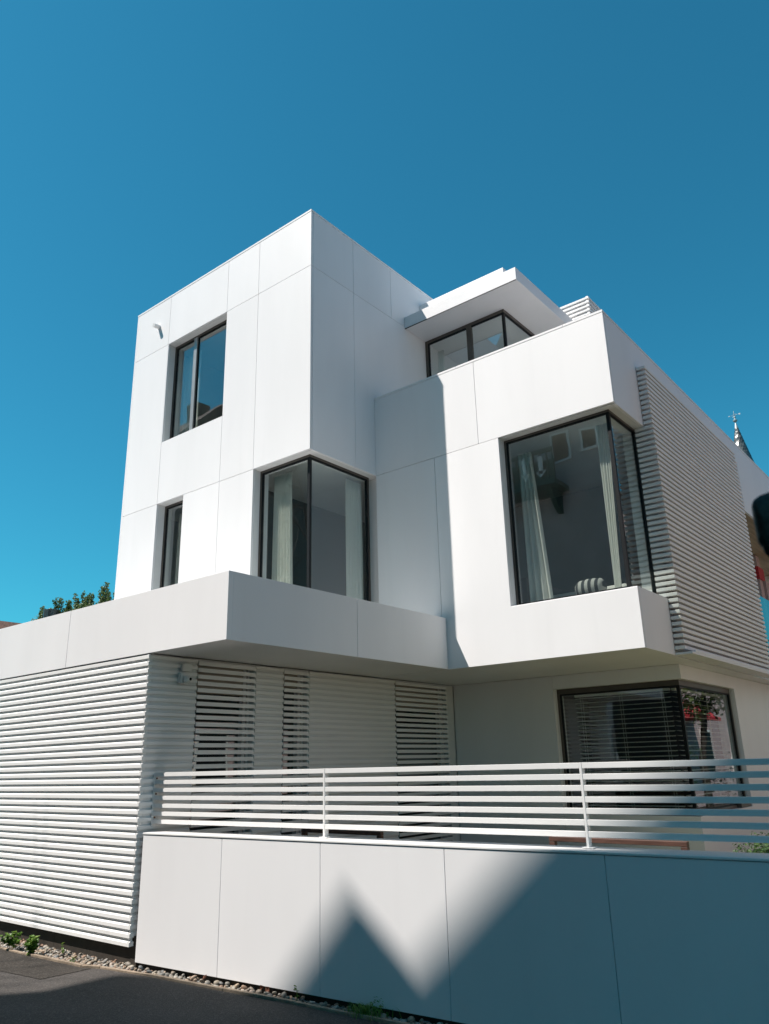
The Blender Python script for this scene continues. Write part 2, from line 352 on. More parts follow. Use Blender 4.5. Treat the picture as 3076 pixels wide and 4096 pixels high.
# ---- box volume
zB = 7.06
mb = MB()
clad(mb, 'y', 1.413, 1.453, [(0.003, 1.812, 5.796, 7.045), (1.812, 3.743, 5.796, 7.045), (0.003, 1.074, 2.829, 5.796),
     [(1.074, 2.12, 2.829, 5.796), (2.12, 3.743, 2.829, 3.512)]])
clad(mb, 'x', 3.703, 3.743, [(1.459, 2.362, 2.829, 3.512), [(1.459, 2.362, 5.79, 7.045), (2.362, 7.03, 6.66, 7.045), (7.03, 14.0, 5.752, 7.045)]])
mb.build('box_cladding', 'panel', H, bevel=0.0025)
mb = MB()
for a, b in ((0.006, 1.519), (1.523, 3.196), (3.20, 3.746)): mb.box(a, b, 1.410, 1.58, 7.050, 7.083)
for a, b in ((1.584, 4.6), (4.604, 8.4), (8.404, 14.0)): mb.box(3.58, 3.746, a, b, 7.050, 7.083)
mb.build('parapet_coping', 'panel', H, bevel=0.003)
mb = MB()
grid_wall(mb, 'y', 1.455, 1.70, [(0.0, 3.70, 2.85, 7.045)], [(2.12, 3.80, 3.512, 5.79)])
grid_wall(mb, 'x', 3.42, 3.70, [(1.702, 2.44, 2.85, 3.50), (1.702, 2.44, 5.79, 7.045), (2.44, 7.03, 2.85, 7.045), (7.03, 14.0, 5.80, 7.045), (7.03, 14.0, 2.85, 3.15)])
mb.box(0.0, 3.42, 1.702, 14.0, 5.90, 6.30); mb.box(0.0, 3.42, 1.702, 14.0, 2.85, 3.2)
mb.box(0.0, 3.42, 6.9, 7.0, 3.2, 5.9)
mb.box(3.42, 3.70, 7.0, 7.03, 3.15, 5.80)
mb.build('box_core', 'core', H)
# ---- pavilion on the roof terrace with canopy
mb = MB()
mb.box(0.004, 2.158, 2.276, 6.5, 8.712, 8.932)
mb.box(0.004, 1.705, 2.731, 6.3, 8.934, 9.385)
cn = mb.build('canopy_roof', 'panel', H, bevel=0.004)
mb = MB()
mb.box(0.006, 2.026, 2.270, 2.279, 8.700, 8.7119); mb.box(2.034, 2.150, 2.270, 2.279, 8.700, 8.7119)
mb.build('drip_edge', 'gasket', cn)
mb = MB()
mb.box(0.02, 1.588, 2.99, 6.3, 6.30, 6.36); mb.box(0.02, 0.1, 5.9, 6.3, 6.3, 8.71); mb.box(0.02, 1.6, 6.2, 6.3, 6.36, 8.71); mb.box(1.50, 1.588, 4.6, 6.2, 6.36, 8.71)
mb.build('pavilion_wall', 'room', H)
# roof terrace louvre screen
mb = MB()
sx, sy, stz = 2.466, 4.3, 9.307
for k in range(14):
    z = stz - k*0.078
    mb.prism([(sy, z-0.046), (sy, z-0.016), (sy+0.02, z), (sy+0.05, z), (sy+0.05, z-0.046)], 'x', 1.2, sx-0.0505)
    mb.prism([(sx, z-0.046), (sx, z-0.016), (sx-0.02, z), (sx-0.05, z), (sx-0.05, z-0.046)], 'y', sy, 5.6)
mb.box(1.22, sx-0.05, sy+0.05, 5.6, 6.3, stz-0.005)
mb.build('roof_louvre_screen', 'slat', H)

# ---- soffits
mb = MB()
zs = 2.829
mb.box(0.06, 1.05, -2.18, 1.35, zs+0.003, zs+0.03)
mb.box(-0.05, 3.55, 1.46, 3.40, zs+0.003, zs+0.03)
mb.box(3.556, 3.70, 1.46, 14.0, zs+0.001, zs+0.03); mb.box(3.40, 3.55, 3.402, 14.0, zs+0.003, zs+0.03)
mb.box(-0.055, 0.055, -2.25, 1.46, zs+0.004, zs+0.03); mb.box(0.06, 1.05, 1.355, 1.455, zs+0.004, zs+0.03); mb.box(0.06, 1.12, -2.24, -2.186, zs+0.001, zs+0.03); mb.box(1.056, 1.12, -2.18, 1.455, zs+0.001, zs+0.03)
mb.build('soffit', 'panel', H)
# ---- terrace parapet over the garage
mb = MB()
yP, xP = -2.28, 1.16
for a, b in ((-14.0, -5.6), (-5.593, -1.674), (-1.667, xP)): mb.box(a, b, yP, yP+0.06, zs, 3.493)
mb.box(xP-0.06, xP, yP+0.0605, -0.4035, zs, 3.493)
arc = [(xP-0.05+0.05*math.cos(t), 1.36+0.05*math.sin(t)) for t in [R(k*18) for k in range(6)]]
mb.prism([(xP, -0.3965)] + arc + [(xP-0.06, 1.41), (xP-0.06, -0.3965)], 'z', zs, 3.493)
pp = mb.build('terrace_parapet', 'panel', H, bevel=0.002)
mb = MB()
mb.box(-14.0, xP-0.065, yP+0.065, yP+0.2, zs+0.012, 3.488); mb.box(xP-0.2, xP-0.065, yP+0.2, 1.40, zs+0.012, 3.488)
mb.box(-14.0, xP-0.2, yP+0.2, 1.40, zs+0.035, 3.05); mb.box(-14.0, -4.48, 1.40, 7.0, zs+0.035, 3.05)
mb.build('terrace_slab', 'core', H)

# ---- garage slatted cladding
def slat_prof(o, z, sgn, dpt=0.021, face=0.0305, sl=0.0135, sd=0.013):
    """profile in (depth axis, z): outer face at o, depth towards sgn"""
    zt = z - sl
    return [(o, zt-face), (o, zt), (o+sgn*sd, z), (o+sgn*dpt, z), (o+sgn*dpt, zt-face)]
PIT = 0.0714
mb = MB()
ys, xs = -2.274, -0.058
for k in range(38):
    z = 2.822 - k*PIT
    tall = 0.0305
    for a, b in ((-14.0, -8.2), (-8.197, -5.2), (-5.197, -2.330), (-2.327, xs)):
        mb.prism(slat_prof(ys, z, 1, face=tall), 'x', a, b if b != xs else xs-0.0005)
mb.build('garage_slats', 'slat', H)
mb = MB()
mb.box(-14.0, xs-0.022, ys+0.0205, ys+0.06, 0.14, 2.826)
mb.build('slat_backing', 'slat', H)
mb = MB()
mb.box(-14.0, xs-0.06, ys+0.061, ys+0.30, -0.1, 2.84)
mb.build('garage_wall', 'core', H)
mb = MB()
for a, b in ((-14, -4.6), (-4.597, -2.9), (-2.897, -1.45), (-1.447, -0.78), (-0.777, xs-0.03)): mb.box(a, b, ys+0.055, ys+0.0605, -0.1, 0.139)
mb.box(xs-0.03, 0.0, ys+0.05, ys+0.2, -0.1, 0.22)
mb.build('plinth', 'plinth', H)
# inner slatted wall (faces the patio) with three slatted openings
WIN = [(-1.640, -0.811, 2.473), (-0.352, 0.072, 2.611), (1.822, 3.098, 2.461)]
solid = [(ys, -1.648), (-0.803, -0.360), (0.080, 1.814)]
for a, b in solid:
    mb = MB()
    for k in range(39):
        z = 2.822 - k*PIT
        if z < 0.06: break
        mb.prism([(xs, z-0.042), (xs, z-0.010), (xs-0.012, z), (xs-0.030, z), (xs-0.030, z-0.042)], 'y', (a if z > 0.17 else max(a, -2.19))+0.0005, b)
    mb.build('patio_wall_slats', 'slat', H)
mb = MB()
grid_wall(mb, 'x', xs-0.30, xs-0.022, [(ys+0.062, 3.30, 0.0, 2.826)], [(a, b, 0.0, 2.80) for a, b, _ in WIN])
mb.build('patio_wall', 'core', H)
for (a, b, zd) in WIN:
    mb = MB()
    for k in range(39):
        z = 2.800 - k*PIT
        if z < 0.1: break
        mb.box(xs-0.014, xs+0.002, a+0.004, b-0.004, z-0.042, z)
    dr = mb.build('slatted_shutter', 'slat', H)
    mb = MB()
    for ya, yb in ((a, a+0.05), (b-0.10, b-0.05), (b-0.04, b)): mb.box(xs-0.16, xs-0.10, ya+0.002, yb-0.002, 0.02, 2.78)
    mb.build('shutter_post', 'slat', dr)
    mb = MB(); mb.box(xs-0.17, xs-0.105, a+0.052, b-0.102, zd, 2.79); mb.build('blind_cassette', 'blindbox', dr)
    mb = MB(); mb.box(xs-0.17, xs-0.163, a+0.052, b-0.102, 0.02, zd-0.001); mb.build('pane', 'darkglass', dr)
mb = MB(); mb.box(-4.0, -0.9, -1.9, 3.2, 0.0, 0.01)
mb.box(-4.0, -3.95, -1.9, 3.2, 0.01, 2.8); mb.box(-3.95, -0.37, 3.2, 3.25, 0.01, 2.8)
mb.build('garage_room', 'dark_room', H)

# ---- ground floor wall under the box, with the corner window
yG, xG, zGh, zGs = 3.292, 3.465, 2.645, 0.986
mb = MB()
grid_wall(mb, 'y', yG, yG+0.05, [(-0.06, 1.641, 0.0, zs)])
grid_wall(mb, 'y', yG, yG+0.05, [(1.645, xG, zGh, zs), (1.645, xG, 0.0, zGs)])
mb.box(1.641, 1.645, yG+0.01, yG+0.05, zGh, zs)
grid_wall(mb, 'x', xG-0.05, xG, [(yG+0.0505, 14.0, 0.0, zs)], [(yG+0.0505, 5.60, zGs, zGh)])
mb.build('ground_floor_wall', 'panel', H, bevel=0.002)
mb = MB()
grid_wall(mb, 'y', yG+0.052, yG+0.30, [(-0.3, xG-0.052, 0.0, zs)], [(1.645, xG+0.1, zGs, zGh)])
grid_wall(mb, 'x', xG-0.30, xG-0.052, [(yG+0.302, 14.0, 0.0, zs)], [(yG+0.302, 5.60, zGs, zGh)])
mb.box(xG-0.30, xG-0.052, yG+0.052, yG+0.302, zGh+0.001, zs); mb.box(xG-0.30, xG-0.052, yG+0.052, yG+0.302, 0, zGs-0.001)
mb.build('ground_floor_core', 'core', H)
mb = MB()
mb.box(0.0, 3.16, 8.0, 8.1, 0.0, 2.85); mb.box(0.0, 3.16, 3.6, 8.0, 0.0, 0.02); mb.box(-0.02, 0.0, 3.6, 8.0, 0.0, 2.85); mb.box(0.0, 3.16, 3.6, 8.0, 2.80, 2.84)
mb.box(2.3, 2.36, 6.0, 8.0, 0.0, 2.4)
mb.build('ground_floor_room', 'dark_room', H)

# ---- louvre screen on the street side
mb = MB()
n = 53; p2 = (6.642-2.936)/52
xL = 3.865; yL0, yL1 = 2.365, 6.46
for k in range(n):
    z = 6.642 - k*p2
    inner = 3.745
    pts_x0 = 3.618 if 3.53 < z-0.02 < 5.78 else inner
    mb.box(inner, xL, yL0+0.0745, yL1, z-0.042, z)
    mb.box(pts_x0, xL, yL0, yL0+0.074, z-0.042, z)
lv = mb.build('louvre_screen', 'screen', H, bevel=0.004)
mb = MB()
for y in (3.4, 4.6, 5.8): mb.box(3.7435, 3.79, y, y+0.04, 2.9, 6.64)
mb.build('louvre_bracket', 'gasket', lv)
mb = MB(); mb.box(3.7435, 3.945, 2.365, 14.0, 2.831, 2.857)
mb.box(3.93, 3.945, 2.48, 14.0, 2.8575, 2.885)
mb.build('louvre_sill', 'panel', H, bevel=0.003)
# ---- loggia beyond the louvres
mb = MB(); mb.box(-0.5, 3.42, 7.03, 13.2, 5.86, 5.895); mb.box(3.42, 3.70, 7.03, 14, 5.753, 5.799); mb.box(0.2, 3.419, 7.03, 13.2, 5.75, 5.80)
mb.build('loggia_ceiling', 'tan', H)
mb = MB(); mb.box(3.69, 3.702, 7.05, 9.9, 3.15, 4.27); gl = mb.build('balustrade_glass', 'teal', H)
mb = MB(); mb.box(3.685, 3.707, 7.035, 7.05, 3.15, 4.27); mb.build('balustrade_post', 'gasket', gl)
mb = MB(); mb.box(2.94, 3.05, 10.33, 10.60, 3.2, 5.72); mb.box(2.0, 3.10, 10.62, 11.2, 3.2, 5.2); mb.build('loggia_pillar', 'pink', H)
mb = MB(); mb.box(2.9, 3.07, 10.30, 10.74, 5.2, 5.47); mb.build('awning_cassette', 'red', H)
mb = MB(); mb.box(0.0, 3.6, 12.8, 13.0, 5.05, 5.74); mb.build('loggia_beam', 'cream', H)

# ---- windows
def bar(mb, a, b): mb.box(min(a[0], b[0]), max(a[0], b[0]), min(a[1], b[1]), max(a[1], b[1]), min(a[2], b[2]), max(a[2], b[2]))
def win_y(x0, x1, z0, z1, y, splits=(), fw=0.045, fd=0.06, glass='glass', mullw=0.075, mat_mull='alu', gk=0.02):
    mb = MB()
    mb.box(x0, x1, y, y+fd, z1-fw, z1); mb.box(x0, x1, y, y+fd, z0, z0+fw); mb.box(x0, x0+fw, y, y+fd, z0+fw, z1-fw); mb.box(x1-fw, x1, y, y+fd, z0+fw, z1-fw)
    fr = mb.build('window', 'frame', H, bevel=0.003)
    edges = [x0+fw] + [c for s in splits for c in (s-mullw/2, s+mullw/2)] + [x1-fw]
    for a, b in zip(edges[::2], edges[1::2]):
        mb = MB(); za, zb = z0+fw, z1-fw
        mb.box(a, b, y+0.012, y+0.04, zb-gk, zb); mb.box(a, b, y+0.012, y+0.04, za, za+gk); mb.box(a, a+gk, y+0.012, y+0.04, za+gk, zb-gk); mb.box(b-gk, b, y+0.012, y+0.04, za+gk, zb-gk)
        mb.build('gasket', 'gasket', fr)
        mb = MB(); mb.box(a+gk, b-gk, y+0.022, y+0.032, za+gk, zb-gk); mb.build('pane', glass, fr)
    for s in splits:
        mb = MB(); mb.box(s-mullw/2+0.001, s+mullw/2-0.001, y-0.012, y+fd, z0+fw, z1-fw); mb.build('mullion', mat_mull, fr, bevel=0.003)
    return fr
def win_corner(x0, xc, yc, y1, z0, z1, fw=0.035, fd=0.05, split=(), gk=0.022, mull=0.045, hw=None):
    """frameless corner window: one leg along x at yc, one along y at xc, glazed corner"""
    hw = hw or fw; mb = MB()
    mb.box(x0, xc, yc, yc+fd, z1-hw, z1); mb.box(x0, xc, yc, yc+fd, z0, z0+fw); mb.box(x0, x0+fw, yc, yc+fd, z0+fw, z1-hw)
    mb.box(xc-fd, xc, yc+fd, y1, z1-hw, z1); mb.box(xc-fd, xc, yc+fd, y1, z0, z0+fw); mb.box(xc-fd, xc, y1-fw, y1, z0+fw, z1-hw)
    fr = mb.build('corner_window', 'frame', H, bevel=0.003)
    za, zb = z0+fw, z1-hw; mb = MB()
    mb.box(x0+fw, xc-0.004, yc+0.006, yc+0.04, zb-gk, zb); mb.box(x0+fw, xc-0.004, yc+0.006, yc+0.04, za, za+gk); mb.box(x0+fw, x0+fw+gk, yc+0.006, yc+0.04, za+gk, zb-gk)
    mb.box(xc-0.04, xc-0.006, yc+0.041, y1-fw, zb-gk, zb); mb.box(xc-0.04, xc-0.006, yc+0.041, y1-fw, za, za+gk); mb.box(xc-0.04, xc-0.006, y1-fw-gk, y1-fw, za+gk, zb-gk)
    mb.build('gasket', 'gasket', fr)
    mb = MB(); mb.box(xc-mull, xc-0.002, yc+0.002, yc+mull, za+gk, zb-gk); mb.build('corner_mullion', 'gasket', fr)
    edges = [x0+fw+gk] + [c for s in split for c in (s-0.05, s+0.05)] + [xc-mull]
    for a, b in zip(edges[::2], edges[1::2]):
        mb = MB(); mb.box(a, b, yc+0.018, yc+0.028, za+gk, zb-gk); mb.build('pane', 'glass', fr)
    for s in split:
        mb = MB(); mb.box(s-0.048, s+0.048, yc-0.004, yc+fd, za, zb); mb.build('mullion', 'frame', fr, bevel=0.003)
    mb = MB(); mb.box(xc-0.028, xc-0.018, yc+mull, y1-fw-gk, za+gk, zb-gk); mb.build('pane', 'glass', fr)
    return fr
win_y(-3.446, -1.898, 6.891, 8.747, 0.145, (-2.865,), fw=0.04, mullw=0.085)
win_y(-3.46, -2.77, 3.3, 5.80, 0.158, fw=0.035)
win_corner(-1.138, -0.135, 0.138, 1.410, 3.3, 5.80, fw=0.035)
win_corner(2.122, 3.612, 1.556, 2.405, 3.515, 5.79, fw=0.03, gk=0.02)
win_corner(0.006, 1.588, 2.853, 4.6, 6.36, 8.71, fw=0.055, split=(0.905,), gk=0.022)
win_corner(1.646, xG-0.07, yG+0.10, 5.598, zGs, zGh, fw=0.04, hw=0.07, fd=0.06)
mb = MB(); mb.box(1.62, xG-0.002, yG+0.03, yG+0.10, zGs-0.0, zGs+0.004); mb.build('window_sill', 'frame', H)
mb = MB(); mb.box(3.1, xG-0.01, 5.1, 5.59, zGs+0.005, zGs+0.06); mb.build('sill_upstand', 'frame', H)
mb = MB(); mb.box(2.123, 3.74, 1.42, 1.556, 3.512, 3.518); mb.build('window_sill', 'panel', H)
mb = MB(); mb.box(3.615, 3.742, 1.556, 2.36, 3.512, 3.516); mb.build('window_sill', 'panel', H)

# ================================================================== things fixed to the house
mb = MB()
mb.tube([(-3.772, 0.01, 9.222), (-3.772, -0.115, 9.206)], 0.040, 16)
mb.tube([(-3.772, -0.116, 9.206), (-3.772, -0.10, 9.208)], [0.030, 0.030], 16)
o = mb.build('overflow_spout', 'rail', smooth=False); tag(o, 'small white overflow spout sticking out of the tower front below the roof edge', 'spout')
cam = empty('security_camera', (xs, -1.845, 2.56), 'small white dome security camera on the slatted patio wall', 'camera')
mb = MB(); mb.box(xs, xs+0.05, -1.90, -1.80, 2.545, 2.655); mb.build('bracket', 'slat', cam, bevel=0.006)
mb = MB(); prof = [(0.0, 0.04), (0.03, 0.036), (0.044, 0.015), (0.044, -0.01), (0.03, -0.034), (0.0, -0.042)]
mb.lathe(prof, (xs+0.085, -1.845, 2.585), 20); mb.build('dome', 'slat', cam, smooth=True)
mb = MB(); mb.tube([(xs+0.125, -1.835, 2.585), (xs+0.132, -1.833, 2.584)], 0.016, 12); mb.build('lens', 'gasket', cam)
mb = MB(); mb.box(xs, xs+0.045, -1.875, -1.76, 2.672, 2.752); o = mb.build('junction_box', 'slat', bevel=0.004)
tag(o, 'small square white junction box above the dome camera', 'junction box')

# ---- curtains, blinds, bed
def curtain(pts, z0, z1, label, folds=9, amp=0.022, spread=0.0):
    """cloth hanging from z1; pts: two top points; bottom shifted by spread along the run"""
    a, b = Vector((*pts[0], 0)), Vector((*pts[1], 0)); d = b-a; L = d.length; d.normalize(); nrm = Vector((-d.y, d.x, 0))
    mb = MB(); nu, nv = folds*8, 14; ph = rnd.uniform(0, 6)
    for j in range(nv+1):
        v = j/nv
        for i in range(nu+1):
            u = i/nu; s = u*L + spread*(1-v)*u - 0.0
            am = amp*(0.75+0.5*(1-v)); off = am*math.sin(u*folds*2*math.pi+ph+0.5*math.sin(3*v+u*5)) + 0.3*am*math.sin(u*folds*5.3+ph*2+v*2)
            p = a + d*s + nrm*off; mb.v.append((p.x, p.y, z0+(z1-z0)*v))
    for j in range(nv):
        for i in range(nu): k = j*(nu+1)+i; mb.f.append((k, k+1, k+nu+2, k+nu+1))
    o = mb.build('curtain', 'curtain', smooth=True); m = o.modifiers.new('thick', 'SOLIDIFY'); m.thickness = 0.003
    return tag(o, label, 'curtain', 'white curtains in the windows')
curtain([(-1.02, 0.30), (-0.66, 0.30)], 3.22, 5.72, 'white curtain gathered at the left side of the tower corner window', 7, spread=0.05)
curtain([(-0.27, 1.02), (-0.27, 1.36)], 3.22, 5.72, 'white curtain gathered at the right side of the tower corner window', 6, spread=0.02)
curtain([(2.20, 1.76), (2.40, 1.76)], 3.22, 5.62, 'white curtain at the left side of the large box window', 4, spread=0.16)
curtain([(3.36, 1.74), (3.52, 1.74)], 3.22, 5.70, 'white curtain beside the glass corner of the large box window', 4, spread=-0.10)
curtain([(-3.62, 0.36), (-2.98, 0.36)], 6.4, 8.60, 'pale curtain behind the left pane of the top floor tower window', 8, spread=0.0)
curtain([(-3.40, 0.40), (-2.95, 0.40)], 3.22, 5.70, 'grey looking curtain inside the narrow tower window', 5)
curtain([(0.12, 3.05), (0.26, 3.05)], 6.4, 8.55, 'short pale curtain at the left end of the roof pavilion window', 3)
def blind(axis, fixed, u0, u1, z0, z1, label):
    mb = MB(); z = z1; nst = 0
    while z > z0:
        t = 0.010
        if axis == 'x': mb.hexa([(u0, fixed, z), (u1, fixed, z), (u1, fixed+0.048, z+t), (u0, fixed+0.048, z+t), (u0, fixed, z+0.003), (u1, fixed, z+0.003), (u1, fixed+0.048, z+t+0.003), (u0, fixed+0.048, z+t+0.003)])
        else: mb.hexa([(fixed, u0, z), (fixed, u1, z), (fixed-0.048, u1, z+t), (fixed-0.048, u0, z+t), (fixed, u0, z+0.003), (fixed, u1, z+0.003), (fixed-0.048, u1, z+t+0.003), (fixed-0.048, u0, z+t+0.003)])
        z -= 0.0615
    e = empty('venetian_blind', ((u0+u1)/2 if axis == 'x' else fixed, fixed if axis == 'x' else (u0+u1)/2, z0), label, 'blind', 'venetian blinds in the ground floor corner window')
    mb.build('blind_slats', 'blind', e)
    mb = MB(); k = max(2, int((u1-u0)/0.5)+1)
    for i in range(k):
        u = u0+0.10+(u1-u0-0.2)*i/(k-1)
        for du in (-0.012, 0.022):
            if axis == 'x': mb.box(u+du, u+du+0.003, fixed-0.004, fixed-0.001, z0, z1+0.03)
            else: mb.box(fixed+0.001, fixed+0.004, u+du, u+du+0.003, z0, z1+0.03)
    mb.build('ladder_cord', 'blind', e)
    mb = MB()
    if axis == 'x': mb.box(u0, u1, fixed, fixed+0.05, z1+0.03, z1+0.06)
    else: mb.box(fixed-0.05, fixed, u0, u1, z1+0.03, z1+0.06)
    mb.build('head_rail', 'blind', e)
blind('x', yG+0.21, 1.86, xG-0.25, zGs+0.06, zGh-0.15, 'venetian blind with level slats behind the front pane of the ground floor corner window')
blind('y', xG-0.19, yG+0.26, 5.5, zGs+0.06, zGh-0.15, 'venetian blind behind the right hand pane of the ground floor corner window')
bed = empty('bed', (2.9, 3.0, 3.2), 'bed with pale bedding behind the large box window', 'bed')
mb = MB(); mb.box(1.9, 3.3, 2.3, 4.2, 3.2, 3.78); mb.build('mattress', 'bedding', bed, bevel=0.06)
mb = MB(); mb.box(1.8, 1.95, 2.2, 4.25, 3.2, 4.05); mb.build('headboard', 'dark_room', bed, bevel=0.01)
M['stripe'] = mat('striped_cotton', (0.5, 0.5, 0.48), 0.9)
t = M['stripe'].node_tree; g = t.nodes.new('ShaderNodeTexCoord'); wv = t.nodes.new('ShaderNodeTexWave'); wv.inputs['Scale'].default_value = 3.6; wv.bands_direction = 'X'
cr = t.nodes.new('ShaderNodeValToRGB'); cr.color_ramp.interpolation = 'CONSTANT'; cr.color_ramp.elements[0].color = (0.02, 0.025, 0.03, 1); cr.color_ramp.elements[1].color = (0.38, 0.38, 0.36, 1); cr.color_ramp.elements[1].position = 0.5
t.links.new(g.outputs['Object'], wv.inputs[0]); t.links.new(wv.outputs[0], cr.inputs[0]); t.links.new(cr.outputs[0], t.nodes['Principled BSDF'].inputs[0])
mb = MB(); mb.tube([(2.76, 2.0, 3.70), (2.80, 2.0, 3.705), (2.95, 2.0, 3.71), (3.08, 2.0, 3.705), (3.12, 2.0, 3.70)], [0.07, 0.11, 0.12, 0.11, 0.07], 20)
o = mb.build('cushion', 'stripe', smooth=True); tag(o, 'black and white striped bolster cushion lying behind the large box window', 'cushion')

# ================================================================== garden wall and railing
gw = empty('garden_wall', W0, 'low white panelled wall closing the patio in front of the house', 'wall')
mb = MB()
ts = [0.0, 1.076, 2.20, 3.358, 4.548, 5.73, 6.91, 8.09, 9.27, 10.45]
for a, b in zip(ts, ts[1:]): mb.box(a+0.0025*(a > 0), b-0.0025, 0.0, 0.03, 0.018, 1.096, WM)
mb.build('wall_panel', 'panel', gw, bevel=0.002)
mb = MB(); mb.box(0.03, 10.45, 0.032, 0.27, -0.1, 1.099, WM); mb.build('wall_core', 'plinth', gw)
mb = MB(); mb.box(-0.004, 10.45, -0.006, 0.285, 1.100, 1.116, WM); mb.build('coping', 'rail', gw, bevel=0.003)
rl = empty('railing', WP(0.1, 0.14, 1.118), 'white metal railing of seven flat rails on top of the low wall', 'railing')
tp = [2.113, 4.382, 6.65, 8.92]
segs = [-0.072] + tp + [10.4]
for k in range(7):
    for a, b in zip(segs, segs[1:]):
        z = 1.658 - k*0.0725; mb = MB()
        mb.box(a+0.002 if a == segs[0] else a+0.019, b-0.001 if b != segs[-1] else b, 0.14, 0.172, z-0.0375, z, WM); mb.build('rail', 'rail', rl, bevel=0.002)
for t_ in tp:
    mb = MB(); mb.box(t_, t_+0.018, 0.138, 0.19, 1.119, 1.6585, WM); mb.build('post', 'rail', rl, bevel=0.002)
    mb = MB(); mb.box(t_-0.03, t_+0.05, 0.125, 0.21, 1.1185, 1.125, WM); mb.build('base_plate', 'rail', rl, bevel=0.002)
mb = MB(); mb.box(-0.0735, -0.062, 0.136, 0.20, 1.16, 1.6585, WM); mb.build('end_plate', 'rail', rl)
M['rust'] = mat('rusty_bolt', (0.20, 0.07, 0.03), 0.8, var=0.3, scale=40)
for k in (0, 2, 5):
    mb = MB(); z = 1.658-k*0.0725-0.055; mb.tube([WP(-0.062, 0.165, z), WP(-0.054, 0.165, z)], 0.008, 8); mb.build('bolt', 'rust', rl)

# ================================================================== patio furniture and hedge
def bench(x0, x1, y, ztop, label):
    e = empty('garden_bench', ((x0+x1)/2, y, 0.05), label, 'bench', 'brown benches on the patio')
    t = 0.055
    for x in (x0, x1-t):
        mb = MB(); mb.box(x, x+t, y, y+0.05, 0.05, ztop-0.04); mb.build('leg', 'wood', e, bevel=0.003)
        mb = MB(); mb.box(x, x+t, y+0.45, y+0.5, 0.05, 0.47); mb.build('leg', 'wood', e, bevel=0.003)
    mb = MB(); mb.box(x0, x1, y-0.002, y+0.052, ztop-0.038, ztop); mb.build('backrest', 'wood', e, bevel=0.003)
    mb = MB()
    for k in range(5): mb.box(x0+0.06, x1-0.06, y+0.06+k*0.09, y+0.13+k*0.09, 0.45, 0.48)
    mb.build('seat', 'wood', e, bevel=0.003)
bench(0.20, 1.352, -0.30, 1.017, 'brown wooden bench showing its top rail near the slatted wall')
bench(3.29, 4.51, -0.30, 1.035, 'brown wooden bench showing its top rail below the ground floor window')

def leaf_quad(mb, c, size, nrm, up, fold=0.25, wide=0.5):
    nrm = Vector(nrm).normalized(); up = Vector(up); up = (up - nrm*up.dot(nrm))
    up = up.normalized() if up.length > 1e-5 else nrm.orthogonal().normalized()
    s = up.cross(nrm)
    b = c - up*size*0.5; tp_ = c + up*size*0.5; mid = c - nrm*size*fold*0.3
    i = len(mb.v); w_ = size*wide*0.5
    mb.v += [tuple(b), tuple(c + s*w_ + up*size*-0.05 + nrm*size*fold*0.2), tuple(tp_), tuple(c - s*w_ + up*size*-0.05 + nrm*size*fold*0.2), tuple(mid)]
    mb.f += [(i, i+1, i+4), (i+1, i+2, i+4), (i+2, i+3, i+4), (i+3, i, i+4)]
def rv(r=None):
    r = r or rnd
    while True:
        v = Vector((r.uniform(-1, 1), r.uniform(-1, 1), r.uniform(-1, 1)))
        if 0.05 < v.length < 1: return v
def clump(mb, c, rad, n, size, squash=1.0):
    for _ in range(n):
        v = rv(); p = Vector((c[0]+v.x*rad, c[1]+v.y*rad, c[2]+v.z*rad*squash))
        leaf_quad(mb, p, size*rnd.uniform(0.6, 1.25), v + rv()*0.7 + Vector((0, 0, 0.4)), rv())
hb = MB()
for k in range(34):
    x = 4.95+k*0.055; clump(hb, (x+rnd.uniform(-.03, .03), -0.3+rnd.uniform(-.25, .25), 0.87+0.12*min(1, k/5)), 0.17, 240, 0.032)
for (x, z) in ((4.9, 1.02), (5.05, 1.09), (5.3, 1.06)): clump(hb, (x, -0.3, z), 0.05, 14, 0.03)
hd = empty('box_hedge', (5.8, -0.3, 0.05), 'low green hedge at the right end of the patio behind the railing', 'hedge')
hb.build('foliage', 'hedge', hd)
mb = MB()
for k in range(6): mb.tube([(5.0+k*0.35, -0.3, 0.05), (5.0+k*0.35, -0.3, 0.75)], 0.012, 6)
mb.build('stem', 'bark', hd)

# ================================================================== pebbles, weeds, dry leaves
def ico():
    bm = bmesh.new(); bmesh.ops.create_icosphere(bm, subdivisions=2, radius=1); v = [q.co.copy() for q in bm.verts]; f = [tuple(p.index for p in q.verts) for q in bm.faces]; bm.free(); return v, f
IV, IF = ico()
mb = MB()
def kerb_y(x):
    for (x0, y0), (x1, y1) in zip(kp, kp[1:]):
        if x0 <= x <= x1: return y0+(y1-y0)*(x-x0)/(x1-x0)
def wall_y(x): return -2.205 if x < 0.02 else -2.25 + math.tan(WA)*(x-0.02) + 0.02
def pebble(x, y, z, s):
    a, b, c = s*rnd.uniform(0.8, 1.35), s*rnd.uniform(0.65, 1.0), s*rnd.uniform(0.5, 0.8)
    m = Matrix.Rotation(rnd.uniform(0, 6.3), 3, 'Z') @ Matrix.Rotation(rnd.uniform(-0.6, 0.6), 3, 'X') @ Matrix.Rotation(rnd.uniform(-0.6, 0.6), 3, 'Y')
    k1, k2, k3 = rv()*2, rv()*2, rnd.uniform(0, 6)
    i = len(mb.v)
    for v in IV:
        q = 1 + 0.16*math.sin(v.dot(k1)*2+k3) + 0.10*math.sin(v.dot(k2)*4)
        p = m @ Vector((v.x*a*q, v.y*b*q, v.z*c*q)); mb.v.append((x+p.x, y+p.y, z+p.z))
    mb.f.extend(tuple(i+k for k in f) for f in IF)
x = -3.2
